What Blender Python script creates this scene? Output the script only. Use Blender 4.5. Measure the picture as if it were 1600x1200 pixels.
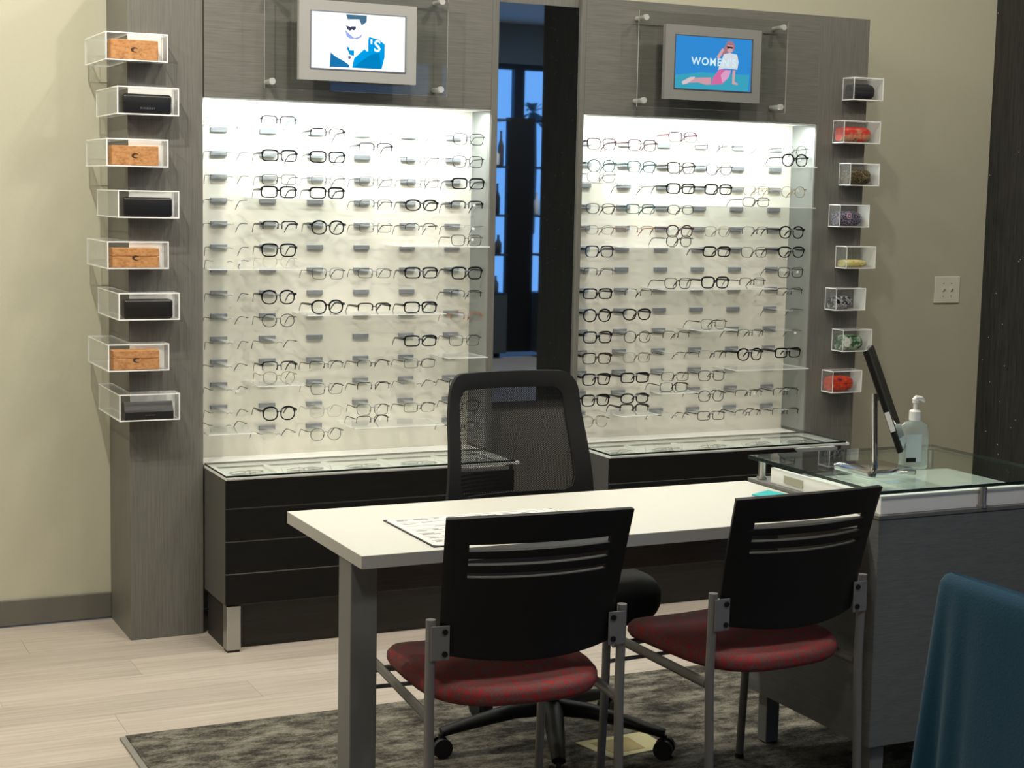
import bpy, bmesh, math, random
from mathutils import Vector, Matrix
for o in list(bpy.data.objects): bpy.data.objects.remove(o, do_unlink=True)
S = bpy.context.scene
COL = S.collection
R = math.radians
random.seed(7)

# ------------------------------------------------------------------ camera
F, YAW, PITCH, ROLL = 2546.9, 25.5225, 6.6427, 1.1774
cam = bpy.data.cameras.new('camera'); cam.sensor_fit = 'HORIZONTAL'; cam.sensor_width = 36.0
cam.lens = F/1600*36; cam.clip_start = .05; cam.clip_end = 200
co = bpy.data.objects.new('camera', cam); COL.objects.link(co)
y_, p_, r_ = R(YAW), R(PITCH), R(ROLL)
fw = Vector((math.sin(y_)*math.cos(p_), math.cos(y_)*math.cos(p_), -math.sin(p_)))
rt = Vector((math.cos(y_), -math.sin(y_), 0)); up = rt.cross(fw)
rt, up = math.cos(r_)*rt+math.sin(r_)*up, -math.sin(r_)*rt+math.cos(r_)*up
co.matrix_world = Matrix(((rt.x, up.x, -fw.x, 0), (rt.y, up.y, -fw.y, 0), (rt.z, up.z, -fw.z, 1.6), (0, 0, 0, 1)))
S.camera = co

# ------------------------------------------------------------------ world, colour management
S.view_settings.view_transform = 'Standard'; S.view_settings.look = 'None'
S.view_settings.exposure = 0.0; S.view_settings.gamma = 1.0; S.view_settings.use_curve_mapping = False
w = bpy.data.worlds.new('dusk_sky'); S.world = w; w.use_nodes = True
bg = w.node_tree.nodes['Background']; bg.inputs[0].default_value = (0.16, 0.42, 1.0, 1); bg.inputs[1].default_value = 1.2

# ------------------------------------------------------------------ main lights (ceiling spots; fixtures are built below)
CEIL = 3.4
SPOTS = [(-.45, 4.4, 66), (0.6, 4.45, 58), (1.95, 4.3, 25), (3.0, 4.3, 25), (4.05, 4.3, 18), (5.1, 4.5, 13)]
WARM = (1.0, 0.935, 0.80)
S.cycles.transparent_max_bounces = 32
def disc(name, loc, size, power, color, target=None, spread=180):
    l = bpy.data.lights.new(name, 'AREA'); l.shape = 'DISK'; l.size = size; l.energy = power; l.color = color
    l.spread = R(spread)
    o = bpy.data.objects.new(name, l); COL.objects.link(o); o.location = loc
    d = (Vector(target)-Vector(loc)) if target else Vector((0, 0, -1))
    o.rotation_euler = d.to_track_quat('-Z', 'Y').to_euler()
    return o
for x, y, pw_ in SPOTS:
    disc('spot_light', (x, y, CEIL-.035), .10, pw_, WARM, (x-.12, 5.75, .9 if x < 4.5 else 0), 180)
# spots over the table, general light deeper in the shop, an added fill by the window stand
disc('table_light', (1.75, 4.0, CEIL-.035), .14, 10, WARM, None, 120)
disc('table_light', (2.75, 4.0, CEIL-.035), .14, 8, WARM, None, 120)
disc('room_and_fill_light', (0.2, 1.0, CEIL-.035), .4, 24, (1, .95, .88))
disc('room_and_fill_light', (2.6, 1.3, CEIL-.035), .4, 22, (1, .95, .88))
disc('room_and_fill_light', (7.2, -1.6, CEIL-.035), .5, 45, (.85, .93, 1))  # added fill lamp, brightens the stand and vases seen in the mirror
def strip(name, x0, x1, y, z, power):
    l = bpy.data.lights.new(name, 'AREA'); l.shape = 'RECTANGLE'; l.size = x1-x0; l.size_y = .03; l.energy = power; l.color = (.93, 1, .97)
    o = bpy.data.objects.new(name, l); COL.objects.link(o); o.location = ((x0+x1)/2, y, z); o.rotation_euler = (R(7), 0, 0)
    return o
NICHE_W = 9.0

# ------------------------------------------------------------------ measured layout
X0, X1, X2, X2b, X3a, X3, X4, X5 = 1.225, 1.491, 2.591, 2.618, 2.968, 2.9865, 4.081, 4.333
YC, YW, YN, YK = 5.6584, 5.996, 5.824, 5.374
ZT, ZTOP, ZK, ZKB = 1.9156, 2.358, .623, .166
X6 = 5.31
PIER_END = .63

# ------------------------------------------------------------------ materials
MATS = {}
def mat(name, col, rough=.5, metal=0, **k):
    if name in MATS: return MATS[name]
    m = bpy.data.materials.new(name); m.use_nodes = True; b = m.node_tree.nodes['Principled BSDF']
    b.inputs['Base Color'].default_value = (*col, 1); b.inputs['Roughness'].default_value = rough; b.inputs['Metallic'].default_value = metal
    for a, v in k.items(): b.inputs[a.replace('_', ' ')].default_value = v
    MATS[name] = m; return m
def nodes(m): return m.node_tree.nodes, m.node_tree.links, m.node_tree.nodes['Principled BSDF']
def ramp(n, stops):
    r = n.new('ShaderNodeValToRGB'); e = r.color_ramp.elements
    while len(e) < len(stops): e.new(.5)
    for el, (p, c) in zip(e, stops): el.position = p; el.color = (*c, 1) if len(c) == 3 else c
    return r
def coords(n, l, scale, kind='Object', rot=(0, 0, 0)):
    t = n.new('ShaderNodeTexCoord'); mp = n.new('ShaderNodeMapping'); mp.inputs['Scale'].default_value = scale; mp.inputs['Rotation'].default_value = rot
    l.new(t.outputs[kind], mp.inputs[0]); return mp
def add_noise(n, l, mp, scale, detail=4, rough=.6):
    t = n.new('ShaderNodeTexNoise'); t.inputs['Scale'].default_value = scale; t.inputs['Detail'].default_value = detail; t.inputs['Roughness'].default_value = rough
    l.new(mp.outputs[0], t.inputs['Vector']); return t
def bump(n, l, b, src, strength, dist=.002):
    bp = n.new('ShaderNodeBump'); bp.inputs['Strength'].default_value = strength; bp.inputs['Distance'].default_value = dist
    l.new(src, bp.inputs['Height']); l.new(bp.outputs[0], b.inputs['Normal'])
def laminate(name, c0, c1, scale, rough=.45):
    m = mat(name, c0, rough); n, l, b = nodes(m)
    mp = coords(n, l, scale); t = add_noise(n, l, mp, 1.0, 6, .65)
    r = ramp(n, [(.3, c0), (.7, c1)]); l.new(t.outputs['Fac'], r.inputs[0]); l.new(r.outputs[0], b.inputs['Base Color'])
    bump(n, l, b, t.outputs['Fac'], .12); return m
WOOD_A, WOOD_B = (.115, .113, .101), (.182, .179, .161)
wood_v = laminate('grey_laminate_vertical_grain', WOOD_A, WOOD_B, (260, 260, 7))
wood_h = laminate('grey_laminate_horizontal_grain', WOOD_A, WOOD_B, (7, 260, 220))
desk_lam = laminate('charcoal_woven_laminate', (.115, .122, .125), (.17, .178, .180), (22, 22, 260), .55)
drawer_m = laminate('espresso_laminate', (.0035, .0032, .003), (.008, .0072, .006), (9, 9, 220), .7)
drawer_m.node_tree.nodes['Principled BSDF'].inputs['Specular IOR Level'].default_value = .2
apron_m = laminate('umber_laminate', (.13, .12, .105), (.20, .185, .165), (9, 9, 240), .5)
black_gap = mat('black_shadow_gap', (.006, .006, .005), .9)
white_lam = mat('white_laminate', (.60, .595, .54), .38)
grey_edge = mat('grey_edge_band', (.46, .46, .44), .5)
niche_white = mat('niche_back_white', (.82, .79, .70), .42)
niche_side = mat('niche_side_grey', (.24, .25, .24), .5)
tray_white = mat('tray_white', (.90, .90, .88), .4)
clip_m = mat('brushed_grey_clip', (.27, .28, .30), .5, .1)
steel = mat('brushed_steel', (.50, .50, .49), .34, 1)
chrome = mat('chrome', (.62, .62, .63), .1, 1)
grey_metal = mat('grey_powder_metal', (.20, .20, .20), .42, .25)
black_plastic = mat('black_plastic', (.008, .008, .009), .5, 0, Specular_IOR_Level=.25)
black_fabric = mat('black_fabric', (.010, .011, .012), .9)
rubber = mat('black_rubber', (.01, .01, .01), .6)
def thin_glass(name, tint=(1, 1, 1), refl=.9, fac=.06, rough=.02, tpow=1.0):
    m = bpy.data.materials.new(name); m.use_nodes = True; n, l = m.node_tree.nodes, m.node_tree.links; n.clear()
    o = n.new('ShaderNodeOutputMaterial'); mx = n.new('ShaderNodeMixShader'); t = n.new('ShaderNodeBsdfTransparent'); g = n.new('ShaderNodeBsdfGlossy')
    lw = n.new('ShaderNodeLayerWeight'); lw.inputs[0].default_value = .5
    pw = n.new('ShaderNodeMath'); pw.operation = 'POWER'; pw.inputs[1].default_value = 5; l.new(lw.outputs['Facing'], pw.inputs[0])
    f = n.new('ShaderNodeMath'); f.operation = 'MULTIPLY_ADD'; f.inputs[1].default_value = .8; f.inputs[2].default_value = .035; l.new(pw.outputs[0], f.inputs[0])
    t.inputs[0].default_value = (*tint, 1); g.inputs['Roughness'].default_value = rough; g.inputs[0].default_value = (refl, refl, refl, 1)
    l.new(f.outputs[0], mx.inputs[0]); l.new(t.outputs[0], mx.inputs[1]); l.new(g.outputs[0], mx.inputs[2]); l.new(mx.outputs[0], o.inputs[0])
    MATS[name] = m; return m
def haze_glass(name, tint, milk, amount):
    # clear plastic with a faint milky body: transparent + fresnel gloss + a little diffuse
    m = thin_glass(name, tint); n, l = m.node_tree.nodes, m.node_tree.links
    out = [x for x in n if x.type == 'OUTPUT_MATERIAL'][0]; src = out.inputs[0].links[0].from_socket
    mx = n.new('ShaderNodeMixShader'); d = n.new('ShaderNodeBsdfDiffuse'); d.inputs[0].default_value = (*milk, 1); mx.inputs[0].default_value = amount
    l.new(src, mx.inputs[1]); l.new(d.outputs[0], mx.inputs[2]); l.new(mx.outputs[0], out.inputs[0]); return m
glass = thin_glass('clear_glass', (.97, .99, .98))
lens_m = thin_glass('demo_lens', (.97, .98, .97))
acrylic = haze_glass('clear_acrylic', (.97, .98, .98), (.85, .87, .87), .13)
acrylic_shelf_m = haze_glass('clear_acrylic_plate', (.96, .97, .96), (.8, .82, .8), .10)
acrylic_edge = mat('acrylic_edge_painted_glow', (.95, .96, .96), .3)  # white colour imitates light glowing out of the clear acrylic edges
glass_edge = mat('dark_green_glass_edge', (.012, .022, .020), .2)
mirror_m = mat('mirror_silver', (.80, .84, .86), .015, 1)

wall_m = mat('beige_paint', (.515, .50, .39), .85); n, l, b = nodes(wall_m)
t = add_noise(n, l, coords(n, l, (1, 1, 1)), 55, 3); bump(n, l, b, t.outputs['Fac'], .22, .004)
base_m = mat('grey_vinyl_base', (.135, .130, .112), .5)
ceil_m = mat('ceiling_white', (.55, .55, .52), .9)
glit = mat('black_glitter_wallcover', (.012, .012, .011), .6); n, l, b = nodes(glit)
wv = add_noise(n, l, coords(n, l, (150, 150, 6)), 1, 4, .7)
rr = ramp(n, [(.35, (.016, .017, .016)), (.75, (.062, .062, .058))]); l.new(wv.outputs['Fac'], rr.inputs[0])
vo = n.new('ShaderNodeTexVoronoi'); vo.inputs['Scale'].default_value = 42; l.new(coords(n, l, (1, 1, 1)).outputs[0], vo.inputs['Vector'])
sep = n.new('ShaderNodeSeparateColor'); l.new(vo.outputs['Color'], sep.inputs[0])
g1 = n.new('ShaderNodeMath'); g1.operation = 'GREATER_THAN'; g1.inputs[1].default_value = .975; l.new(sep.outputs[0], g1.inputs[0])
g2 = n.new('ShaderNodeMath'); g2.operation = 'LESS_THAN'; g2.inputs[1].default_value = .10; l.new(vo.outputs['Distance'], g2.inputs[0])
g3 = n.new('ShaderNodeMath'); g3.operation = 'MULTIPLY'; l.new(g1.outputs[0], g3.inputs[0]); l.new(g2.outputs[0], g3.inputs[1])
mx = n.new('ShaderNodeMix'); mx.data_type = 'RGBA'; l.new(g3.outputs[0], mx.inputs['Factor']); l.new(rr.outputs[0], mx.inputs['A']); mx.inputs['B'].default_value = (.9, .88, .8, 1)
l.new(mx.outputs['Result'], b.inputs['Base Color']); bump(n, l, b, wv.outputs['Fac'], .5, .004)

plank_m = mat('pale_ash_plank', (.6, .54, .46), .42); n, l, b = nodes(plank_m)
oi = n.new('ShaderNodeObjectInfo'); mp = coords(n, l, (2.2, 60, 1))
vadd = n.new('ShaderNodeVectorMath'); vadd.operation = 'ADD'; l.new(mp.outputs[0], vadd.inputs[0])
cmb = n.new('ShaderNodeCombineXYZ'); mm = n.new('ShaderNodeMath'); mm.operation = 'MULTIPLY'; mm.inputs[1].default_value = 90; l.new(oi.outputs['Random'], mm.inputs[0]); l.new(mm.outputs[0], cmb.inputs[0]); l.new(mm.outputs[0], cmb.inputs[1]); l.new(cmb.outputs[0], vadd.inputs[1])
t = add_noise(n, l, vadd, 1.0, 6, .7)
r1 = ramp(n, [(.25, (.33, .28, .235)), (.5, (.46, .405, .35)), (.75, (.55, .505, .45))]); l.new(t.outputs['Fac'], r1.inputs[0])
hs = n.new('ShaderNodeHueSaturation'); l.new(r1.outputs[0], hs.inputs['Color'])
mr = n.new('ShaderNodeMapRange'); mr.inputs['To Min'].default_value = .9; mr.inputs['To Max'].default_value = 1.08; l.new(oi.outputs['Random'], mr.inputs['Value']); l.new(mr.outputs[0], hs.inputs['Value'])
l.new(hs.outputs[0], b.inputs['Base Color']); bump(n, l, b, t.outputs['Fac'], .08)

rug_m = mat('mottled_rug', (.1, .1, .08), 1); n, l, b = nodes(rug_m)
t1 = add_noise(n, l, coords(n, l, (1.5, 3.0, 1)), 4.5, 10, .78); t2 = add_noise(n, l, coords(n, l, (60, 160, 1)), 2.0, 3, .6)
mv = n.new('ShaderNodeMath'); mv.operation = 'MULTIPLY_ADD'; mv.inputs[1].default_value = .35; l.new(t2.outputs['Fac'], mv.inputs[0]); l.new(t1.outputs['Fac'], mv.inputs[2])
r1 = ramp(n, [(.56, (.010, .009, .007)), (.64, (.055, .050, .039)), (.74, (.17, .158, .128)), (.84, (.26, .243, .20))]); l.new(mv.outputs[0], r1.inputs[0]); l.new(r1.outputs[0], b.inputs['Base Color'])
bump(n, l, b, t2.outputs['Fac'], .5, .006)
rug_edge = mat('rug_edge_trim', (.22, .21, .185), .6)
red_m = mat('red_patterned_upholstery', (.2, .02, .02), .85); n, l, b = nodes(red_m)
t = n.new('ShaderNodeTexVoronoi'); t.feature = 'DISTANCE_TO_EDGE'; t.inputs['Scale'].default_value = 38
mp = coords(n, l, (1, 1, 1)); ns = add_noise(n, l, mp, 18, 2); ad = n.new('ShaderNodeVectorMath'); ad.operation = 'MULTIPLY_ADD'; ad.inputs[1].default_value = (.12, .12, .12)
l.new(ns.outputs['Color'], ad.inputs[0]); l.new(mp.outputs[0], ad.inputs[2]); l.new(ad.outputs[0], t.inputs['Vector'])
r1 = ramp(n, [(.0, (.125, .06, .06)), (.14, (.18, .032, .034)), (.28, (.29, .017, .021))]); l.new(t.outputs['Distance'], r1.inputs[0]); l.new(r1.outputs[0], b.inputs['Base Color'])
teal_m = mat('teal_wool_fabric', (.002, .048, .095), .95); n, l, b = nodes(teal_m)
t = add_noise(n, l, coords(n, l, (1, 1, 1)), 220, 3); bump(n, l, b, t.outputs['Fac'], .35, .003)
b.inputs['Sheen Weight'].default_value = .1
cork_m = mat('cork', (.4, .2, .08), .8); n, l, b = nodes(cork_m)
t = add_noise(n, l, coords(n, l, (60, 60, 110)), 1, 5, .7); r1 = ramp(n, [(.3, (.30, .125, .04)), (.5, (.50, .24, .09)), (.72, (.60, .33, .15))]); l.new(t.outputs['Fac'], r1.inputs[0]); l.new(r1.outputs[0], b.inputs['Base Color'])
cork_dark = mat('burnt_cork_mark', (.05, .025, .012), .8)
leather = mat('black_leather', (.008, .008, .009), .38)
leather_b = mat('dark_brown_leather', (.012, .010, .009), .4)
def emit(name, col, s=1.0):
    if name in MATS: return MATS[name]
    m = bpy.data.materials.new(name); m.use_nodes = True; n, l = m.node_tree.nodes, m.node_tree.links; n.clear()
    o = n.new('ShaderNodeOutputMaterial'); e = n.new('ShaderNodeEmission'); e.inputs[0].default_value = (*col, 1); e.inputs[1].default_value = s; l.new(e.outputs[0], o.inputs[0])
    MATS[name] = m; return m

# ------------------------------------------------------------------ mesh helpers
def new(): return bmesh.new()
def box(bm, x0, x1, y0, y1, z0, z1, bev=0, seg=2, mi=0):
    r = bmesh.ops.create_cube(bm, size=1)
    vs = r['verts']
    for v in vs: v.co = Vector((x0+(v.co.x+.5)*(x1-x0), y0+(v.co.y+.5)*(y1-y0), z0+(v.co.z+.5)*(z1-z0)))
    fs = {f for v in vs for f in v.link_faces}
    for f in fs: f.material_index = mi
    if bev:
        es = list({e for v in vs for e in v.link_edges})
        bmesh.ops.bevel(bm, geom=es, offset=bev, segments=seg, profile=.5, affect='EDGES', clamp_overlap=True)
    return bm
def ring(c, u, v, ru, rv, n): return [c+u*(ru*math.cos(2*math.pi*i/n))+v*(rv*math.sin(2*math.pi*i/n)) for i in range(n)]
def loft(bm, rings, closed=True, caps=True, mi=0):
    vr = [[bm.verts.new(p) for p in r] for r in rings]; n = len(vr[0]); out = []
    for a, b in zip(vr[:-1], vr[1:]):
        for i in range(n if closed else n-1):
            j = (i+1) % n
            try: f = bm.faces.new((a[i], a[j], b[j], b[i])); f.material_index = mi; out.append(f)
            except ValueError: pass
    if caps:
        for r in (list(reversed(vr[0])), vr[-1]):
            try: f = bm.faces.new(r); f.material_index = mi
            except ValueError: pass
    return vr
def tube(bm, pts, r, n=8, rv=None, upv=None, mi=0):
    pts = [Vector(p) for p in pts]; rs = r if isinstance(r, (list, tuple)) else [r]*len(pts)
    rvs = rv if isinstance(rv, (list, tuple)) else ([rv]*len(pts) if rv else rs)
    rings = []; u = None
    for i, p in enumerate(pts):
        d = (pts[min(i+1, len(pts)-1)]-pts[max(i-1, 0)]).normalized()
        if u is None:
            a = Vector(upv) if upv else (Vector((0, 0, 1)) if abs(d.z) < .9 else Vector((1, 0, 0)))
            u = (a-d*a.dot(d)).normalized()
        else: u = (u-d*u.dot(d)).normalized()
        rings.append(ring(p, u, d.cross(u), rs[i], rvs[i], n))
    loft(bm, rings, mi=mi); return bm
def cyl(bm, p0, p1, r, n=14, r1=None, mi=0): return tube(bm, [p0, p1], [r, r if r1 is None else r1], n, mi=mi)
def prism(bm, pts, axis, d0, d1, mi=0):
    f = {'x': lambda p, d: (d, p[0], p[1]), 'y': lambda p, d: (p[0], d, p[1]), 'z': lambda p, d: (p[0], p[1], d)}[axis]
    loft(bm, [[Vector(f(p, d0)) for p in pts], [Vector(f(p, d1)) for p in pts]], mi=mi); return bm
def lathe(bm, prof, c=(0, 0, 0), n=20, sx=1, sy=1, mi=0):
    c = Vector(c); loft(bm, [[c+Vector((r*sx*math.cos(2*math.pi*i/n), r*sy*math.sin(2*math.pi*i/n), z)) for i in range(n)] for r, z in prof], mi=mi); return bm
def mesh(bm, name, smooth=None):
    bmesh.ops.recalc_face_normals(bm, faces=bm.faces[:]); me = bpy.data.meshes.new(name); bm.to_mesh(me); bm.free()
    if smooth:
        for p in me.polygons: p.use_smooth = True
        try: me.set_sharp_from_angle(angle=R(smooth))
        except Exception: pass
    return me
def obj(name, bm, m, parent=None, smooth=None, world=False):
    me = bm if isinstance(bm, bpy.types.Mesh) else mesh(bm, name, smooth)
    if not me.materials:
        for x in (m if isinstance(m, (list, tuple)) else [m]): me.materials.append(x)
    o = bpy.data.objects.new(name, me); COL.objects.link(o)
    if parent:
        o.parent = parent
        if world and parent.parent is None: o.location = -parent.location
    return o
def tag(o, label, cat, group=None):
    o['label'] = label; o['category'] = cat
    if group: o['group'] = group
    return o
def thing(name, label, cat, loc=(0, 0, 0), rz=0, group=None):
    o = bpy.data.objects.new(name, None); COL.objects.link(o); o.empty_display_size = .05
    o.location = loc; o.rotation_euler = (0, 0, rz); return tag(o, label, cat, group)
def struct(name, bm, m, parent=None, **k):
    o = obj(name, bm, m, parent, **k)
    if not parent: o['kind'] = 'structure'
    return o
def copy_tree(o, parent=None):
    c = o.copy(); COL.objects.link(c); c.parent = parent
    for ch in list(o.children): copy_tree(ch, c)
    return c
def text_mesh(s, size, extrude=.0004, spacing=1.0):
    cu = bpy.data.curves.new('lettering', 'FONT'); cu.body = s; cu.size = size; cu.extrude = extrude; cu.align_x = 'CENTER'; cu.align_y = 'CENTER'; cu.space_character = spacing
    cu.resolution_u = 3; cu.offset = size*.022
    t = bpy.data.objects.new('lettering', cu); COL.objects.link(t); bpy.context.view_layer.update()
    me = bpy.data.meshes.new_from_object(t.evaluated_get(bpy.context.evaluated_depsgraph_get())); bpy.data.objects.remove(t, do_unlink=True); bpy.data.curves.remove(cu)
    me.materials.clear(); return me
ORD = ['first', 'second', 'third', 'fourth', 'fifth', 'sixth', 'seventh', 'eighth', 'ninth', 'tenth', 'eleventh', 'twelfth', 'thirteenth', 'fourteenth']

# ------------------------------------------------------------------ room shell
RX0, RX1, RY0 = -2.6, 10.0, -4.6
fl = struct('floor', box(new(), RX0, RX1, RY0, YW, -.06, -.006), mat('floor_joint', (.34, .30, .25), .7))
PW, PL = .19, 1.24
pm = mesh(box(new(), .0004, PL-.0004, .0004, PW-.0004, -.008, 0, .0003, 1), 'plank'); pm.materials.append(plank_m)
j = 0; y = YW-PW
while y > 3.2:
    x = 0.1-(j*.47 % PL)-PL
    while x < 5.3:
        if x+PL < 5.31:
            p = bpy.data.objects.new('plank', pm); COL.objects.link(p); p.parent = fl; p.location = (x, y, 0)
        x += PL
    y -= PW; j += 1
rest = new(); box(rest, RX0, RX1, RY0, y+PW-.0008, -.005, 0)
rest_o = obj('plank_field', rest, plank_m, fl); rest_o['kind'] = 'stuff'
struct('wall_back', box(new(), RX0, X6, YW, YW+.12, 0, CEIL), wall_m)
struct('wall_left', box(new(), RX0-.12, RX0, RY0, YW, 0, CEIL), wall_m)
struct('wall_right', box(new(), X6, X6+.35, PIER_END, YW, 0, CEIL), glit)
struct('wall_far_right', box(new(), RX1, RX1+.12, RY0, YW, 0, CEIL), wall_m)
struct('wall_far_back', box(new(), X6+.35, RX1, YW-2, YW-1.88, 0, CEIL), wall_m)
struct('ceiling', box(new(), RX0, RX1, RY0, YW, CEIL, CEIL+.1), ceil_m)
bm = new(); box(bm, RX0, X0, YW-.012, YW, 0.006, .1, .002, 1); struct('baseboard_left', bm, base_m)
bm = new(); box(bm, X5, X6, YW-.012, YW, 0.006, .1, .002, 1); struct('baseboard_right', bm, base_m)
# shop front with windows, behind the viewer (seen in the mirror)
WZ0, WZ1 = .35, 2.98
frame_m = mat('dark_window_frame', (.02, .03, .05), .5); soffit_m = mat('front_wall_blue_grey', (.20, .25, .30), .9)
bm = new(); box(bm, RX0, 5.4, RY0-.12, RY0, 0, CEIL); box(bm, 5.4, RX1, RY0-.12, RY0, WZ1, CEIL); box(bm, 5.4, RX1, RY0-.12, RY0, 0, WZ0); struct('wall_front', bm, soffit_m)
xs = [5.4, 6.62, 7.64, 9.0, RX1]
for i in range(len(xs)-1):
    wn = new(); a, b_ = xs[i], xs[i+1]
    box(wn, a, a+.06, RY0-.1, RY0-.02, WZ0, WZ1); box(wn, b_-.06, b_, RY0-.1, RY0-.02, WZ0, WZ1); box(wn, a+.06, b_-.06, RY0-.1, RY0-.02, WZ1-.06, WZ1); box(wn, a+.06, b_-.06, RY0-.1, RY0-.02, WZ0, WZ0+.06)
    o = struct('window_%d' % (i+1), wn, frame_m)
    obj('pane', box(new(), a+.06, b_-.06, RY0-.064, RY0-.058, WZ0+.06, WZ1-.06), glass, o)

# ------------------------------------------------------------------ display units
def new_back(a, b): return box(new(), a, b, YN, YN+.02, .58, ZT+.02)

def make_unit(label, nx0, nx1, col, jambs, side_m, gap_x):
    u = thing('display_unit', label, 'display case', ((nx0+nx1)/2, YC+.1, 0))
    back = obj('back_panel', new_back(nx0, nx1), niche_white, u, world=True)
    bm = new(); box(bm, nx0, nx1, YC, YW-.002, ZT, ZTOP, .0015, 1); obj('header_panel', bm, wood_h, u, world=True)
    bm = new(); box(bm, nx0+.001, nx1-.001, YC+.004, YN, ZT-.004, ZT); obj('niche_ceiling', bm, tray_white, u, world=True)
    bm = new(); box(bm, col[0], col[1], YC, YW-.002, 0, ZTOP, .0015, 1); obj('column', bm, wood_v, u, world=True)
    for a, b, m in jambs:
        bm = new(); box(bm, a, b, YC-.001, YW-.002, 0, ZTOP, .0012, 1); obj('jamb', bm, m, u, world=True)
    for a, b in gap_x:
        bm = new(); box(bm, a, b, YC+.003, YC+.05, ZT, ZTOP); obj('shadow_gap', bm, black_gap, u, world=True)
    # LED profile behind the header
    bm = new(); box(bm, nx0+.03, nx1-.03, YC+.008, YC+.034, ZT-.0065, ZT-.0042); obj('light_profile', bm, tray_white, u, world=True)
    strip('niche_strip_light', nx0+.03, nx1-.03, YC+.022, ZT-.0125, NICHE_W)
    return u, back
uL, backL = make_unit('grey wood wall display of eyeglasses below the white men\'s screen', X1, X2, (X0, X1-.004), [(X2, X2b, wood_v)], wood_v, [(X1-.004, X1), (X2-.003, X2)])
uR, backR = make_unit('grey wood wall display of eyeglasses below the blue women\'s screen', X3, X4, (X4, X5), [(X3a, X3, wood_v)], wood_v, [])
for u, x in ((uL, X2), (uR, X4)):
    bm = new(); box(bm, x-.003, x, YC+.003, YN, ZK+.004, ZT-.004); obj('side_lining', bm, niche_side, u, world=True)
# the strip between the two units: mirror over a wood panel
mp_ = thing('wall_mirror', 'tall narrow mirror between the two eyeglass displays reflecting the windows', 'mirror', ((X2b+X3a)/2, YC+.02, .8))
obj('mirror_glass', box(new(), X2b+.001, X3a-.001, YC+.012, YC+.018, .80, 2.317), mirror_m, mp_, world=True)
obj('backing_board', box(new(), X2b+.001, X3a-.001, YC+.0185, YC+.03, .80, 2.317), black_gap, mp_, world=True)
fp = obj('filler_panel', box(new(), X2b+.001, X3a-.001, YC+.031, YW-.002, 0, ZTOP), wood_v); tag(fp, 'plain grey wood panel behind and below the tall mirror', 'panel')

# clips
ROWZ = [1.389+.084*(5-i) for i in range(14)]
COLX = {'L': [1.587, 1.770, 1.953, 2.137, 2.322, 2.508], 'R': [3.080, 3.262, 3.446, 3.624, 3.807, 3.994]}
bm = new(); box(bm, -.031, .031, -.010, 0, -.0085, .0085, .0012, 1); CLIP = mesh(bm, 'clip'); CLIP.materials.append(clip_m)
bm = new(); box(bm, -.014, .014, -.150, -.012, -.0015, .0015); box(bm, -.014, .014, -.153, -.150, -.0015, .006); ARM = mesh(bm, 'acrylic_arm'); ARM.materials.append(acrylic)

# ------------------------------------------------------------------ eyeglasses
FR = {  # type: (description, front colour, temple colour, rough, metal, style, thickness)
 'K': ('thick black', (.008, .008, .009), None, .25, 0, 'full', .0042),
 'k': ('slim black', (.012, .012, .014), None, .3, .2, 'full', .0025),
 'B': ('dark brown', (.030, .014, .008), None, .25, 0, 'full', .0032),
 'b': ('slim brown', (.040, .026, .014), (.05, .035, .02), .3, .3, 'full', .0019),
 'n': ('navy', (.008, .012, .035), None, .25, 0, 'full', .0034),
 'p': ('plum', (.055, .018, .030), None, .25, 0, 'full', .0030),
 't': ('teal green', (.045, .14, .15), (.02, .06, .07), .25, 0, 'full', .0026),
 'm': ('gunmetal wire', (.06, .06, .06), None, .3, .6, 'full', .0016),
 'g': ('gold toned', (.30, .22, .10), None, .3, .7, 'full', .0014),
 'c': ('clear crystal', (.55, .55, .50), None, .15, 0, 'full', .0018),
 'H': ('black half-rim', (.010, .010, .011), None, .3, .1, 'half', .0030),
 'h': ('dark wire half-rim', (.045, .042, .04), (.03, .03, .03), .3, .4, 'half', .0024),
 'U': ('blue and black half-rim', (.010, .012, .020), (.07, .16, .38), .3, .1, 'half', .0030),
 'o': ('orange and steel half-rim', (.40, .16, .06), (.40, .16, .06), .35, .3, 'half', .0017),
 'r': ('rimless', (.14, .14, .14), (.05, .05, .05), .3, .5, 'none', .0010)}
SH = {'r': ('rectangular', .0265, .0165, 4.2, 0), 'q': ('squared', .0255, .0195, 3.6, .06), 'o': ('round', .0245, .0215, 2.3, 0), 'v': ('oval', .0260, .0165, 2.5, 0), 'c': ('cat-eye', .0260, .0185, 2.7, .16)}
def outline(a, b, p, taper, g, gt):
    pts = []
    for i in range(28):
        t = 2*math.pi*i/28; c, s = math.cos(t), math.sin(t)
        x = a*math.copysign(abs(c)**(2/p), c); z = b*math.copysign(abs(s)**(2/p), s)
        x *= 1+taper*(z/b)
        k = gt if s > .2 else g
        L = math.hypot(c/a, s/b); pts.append((x+k*(c/a)/L, z+k*(s/b)/L, s))
    return pts
GM = {}
tag_m = mat('white_price_tag', (.85, .85, .85), .6); padm = mat('nose_pad', (.5, .5, .5), .3)
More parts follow.
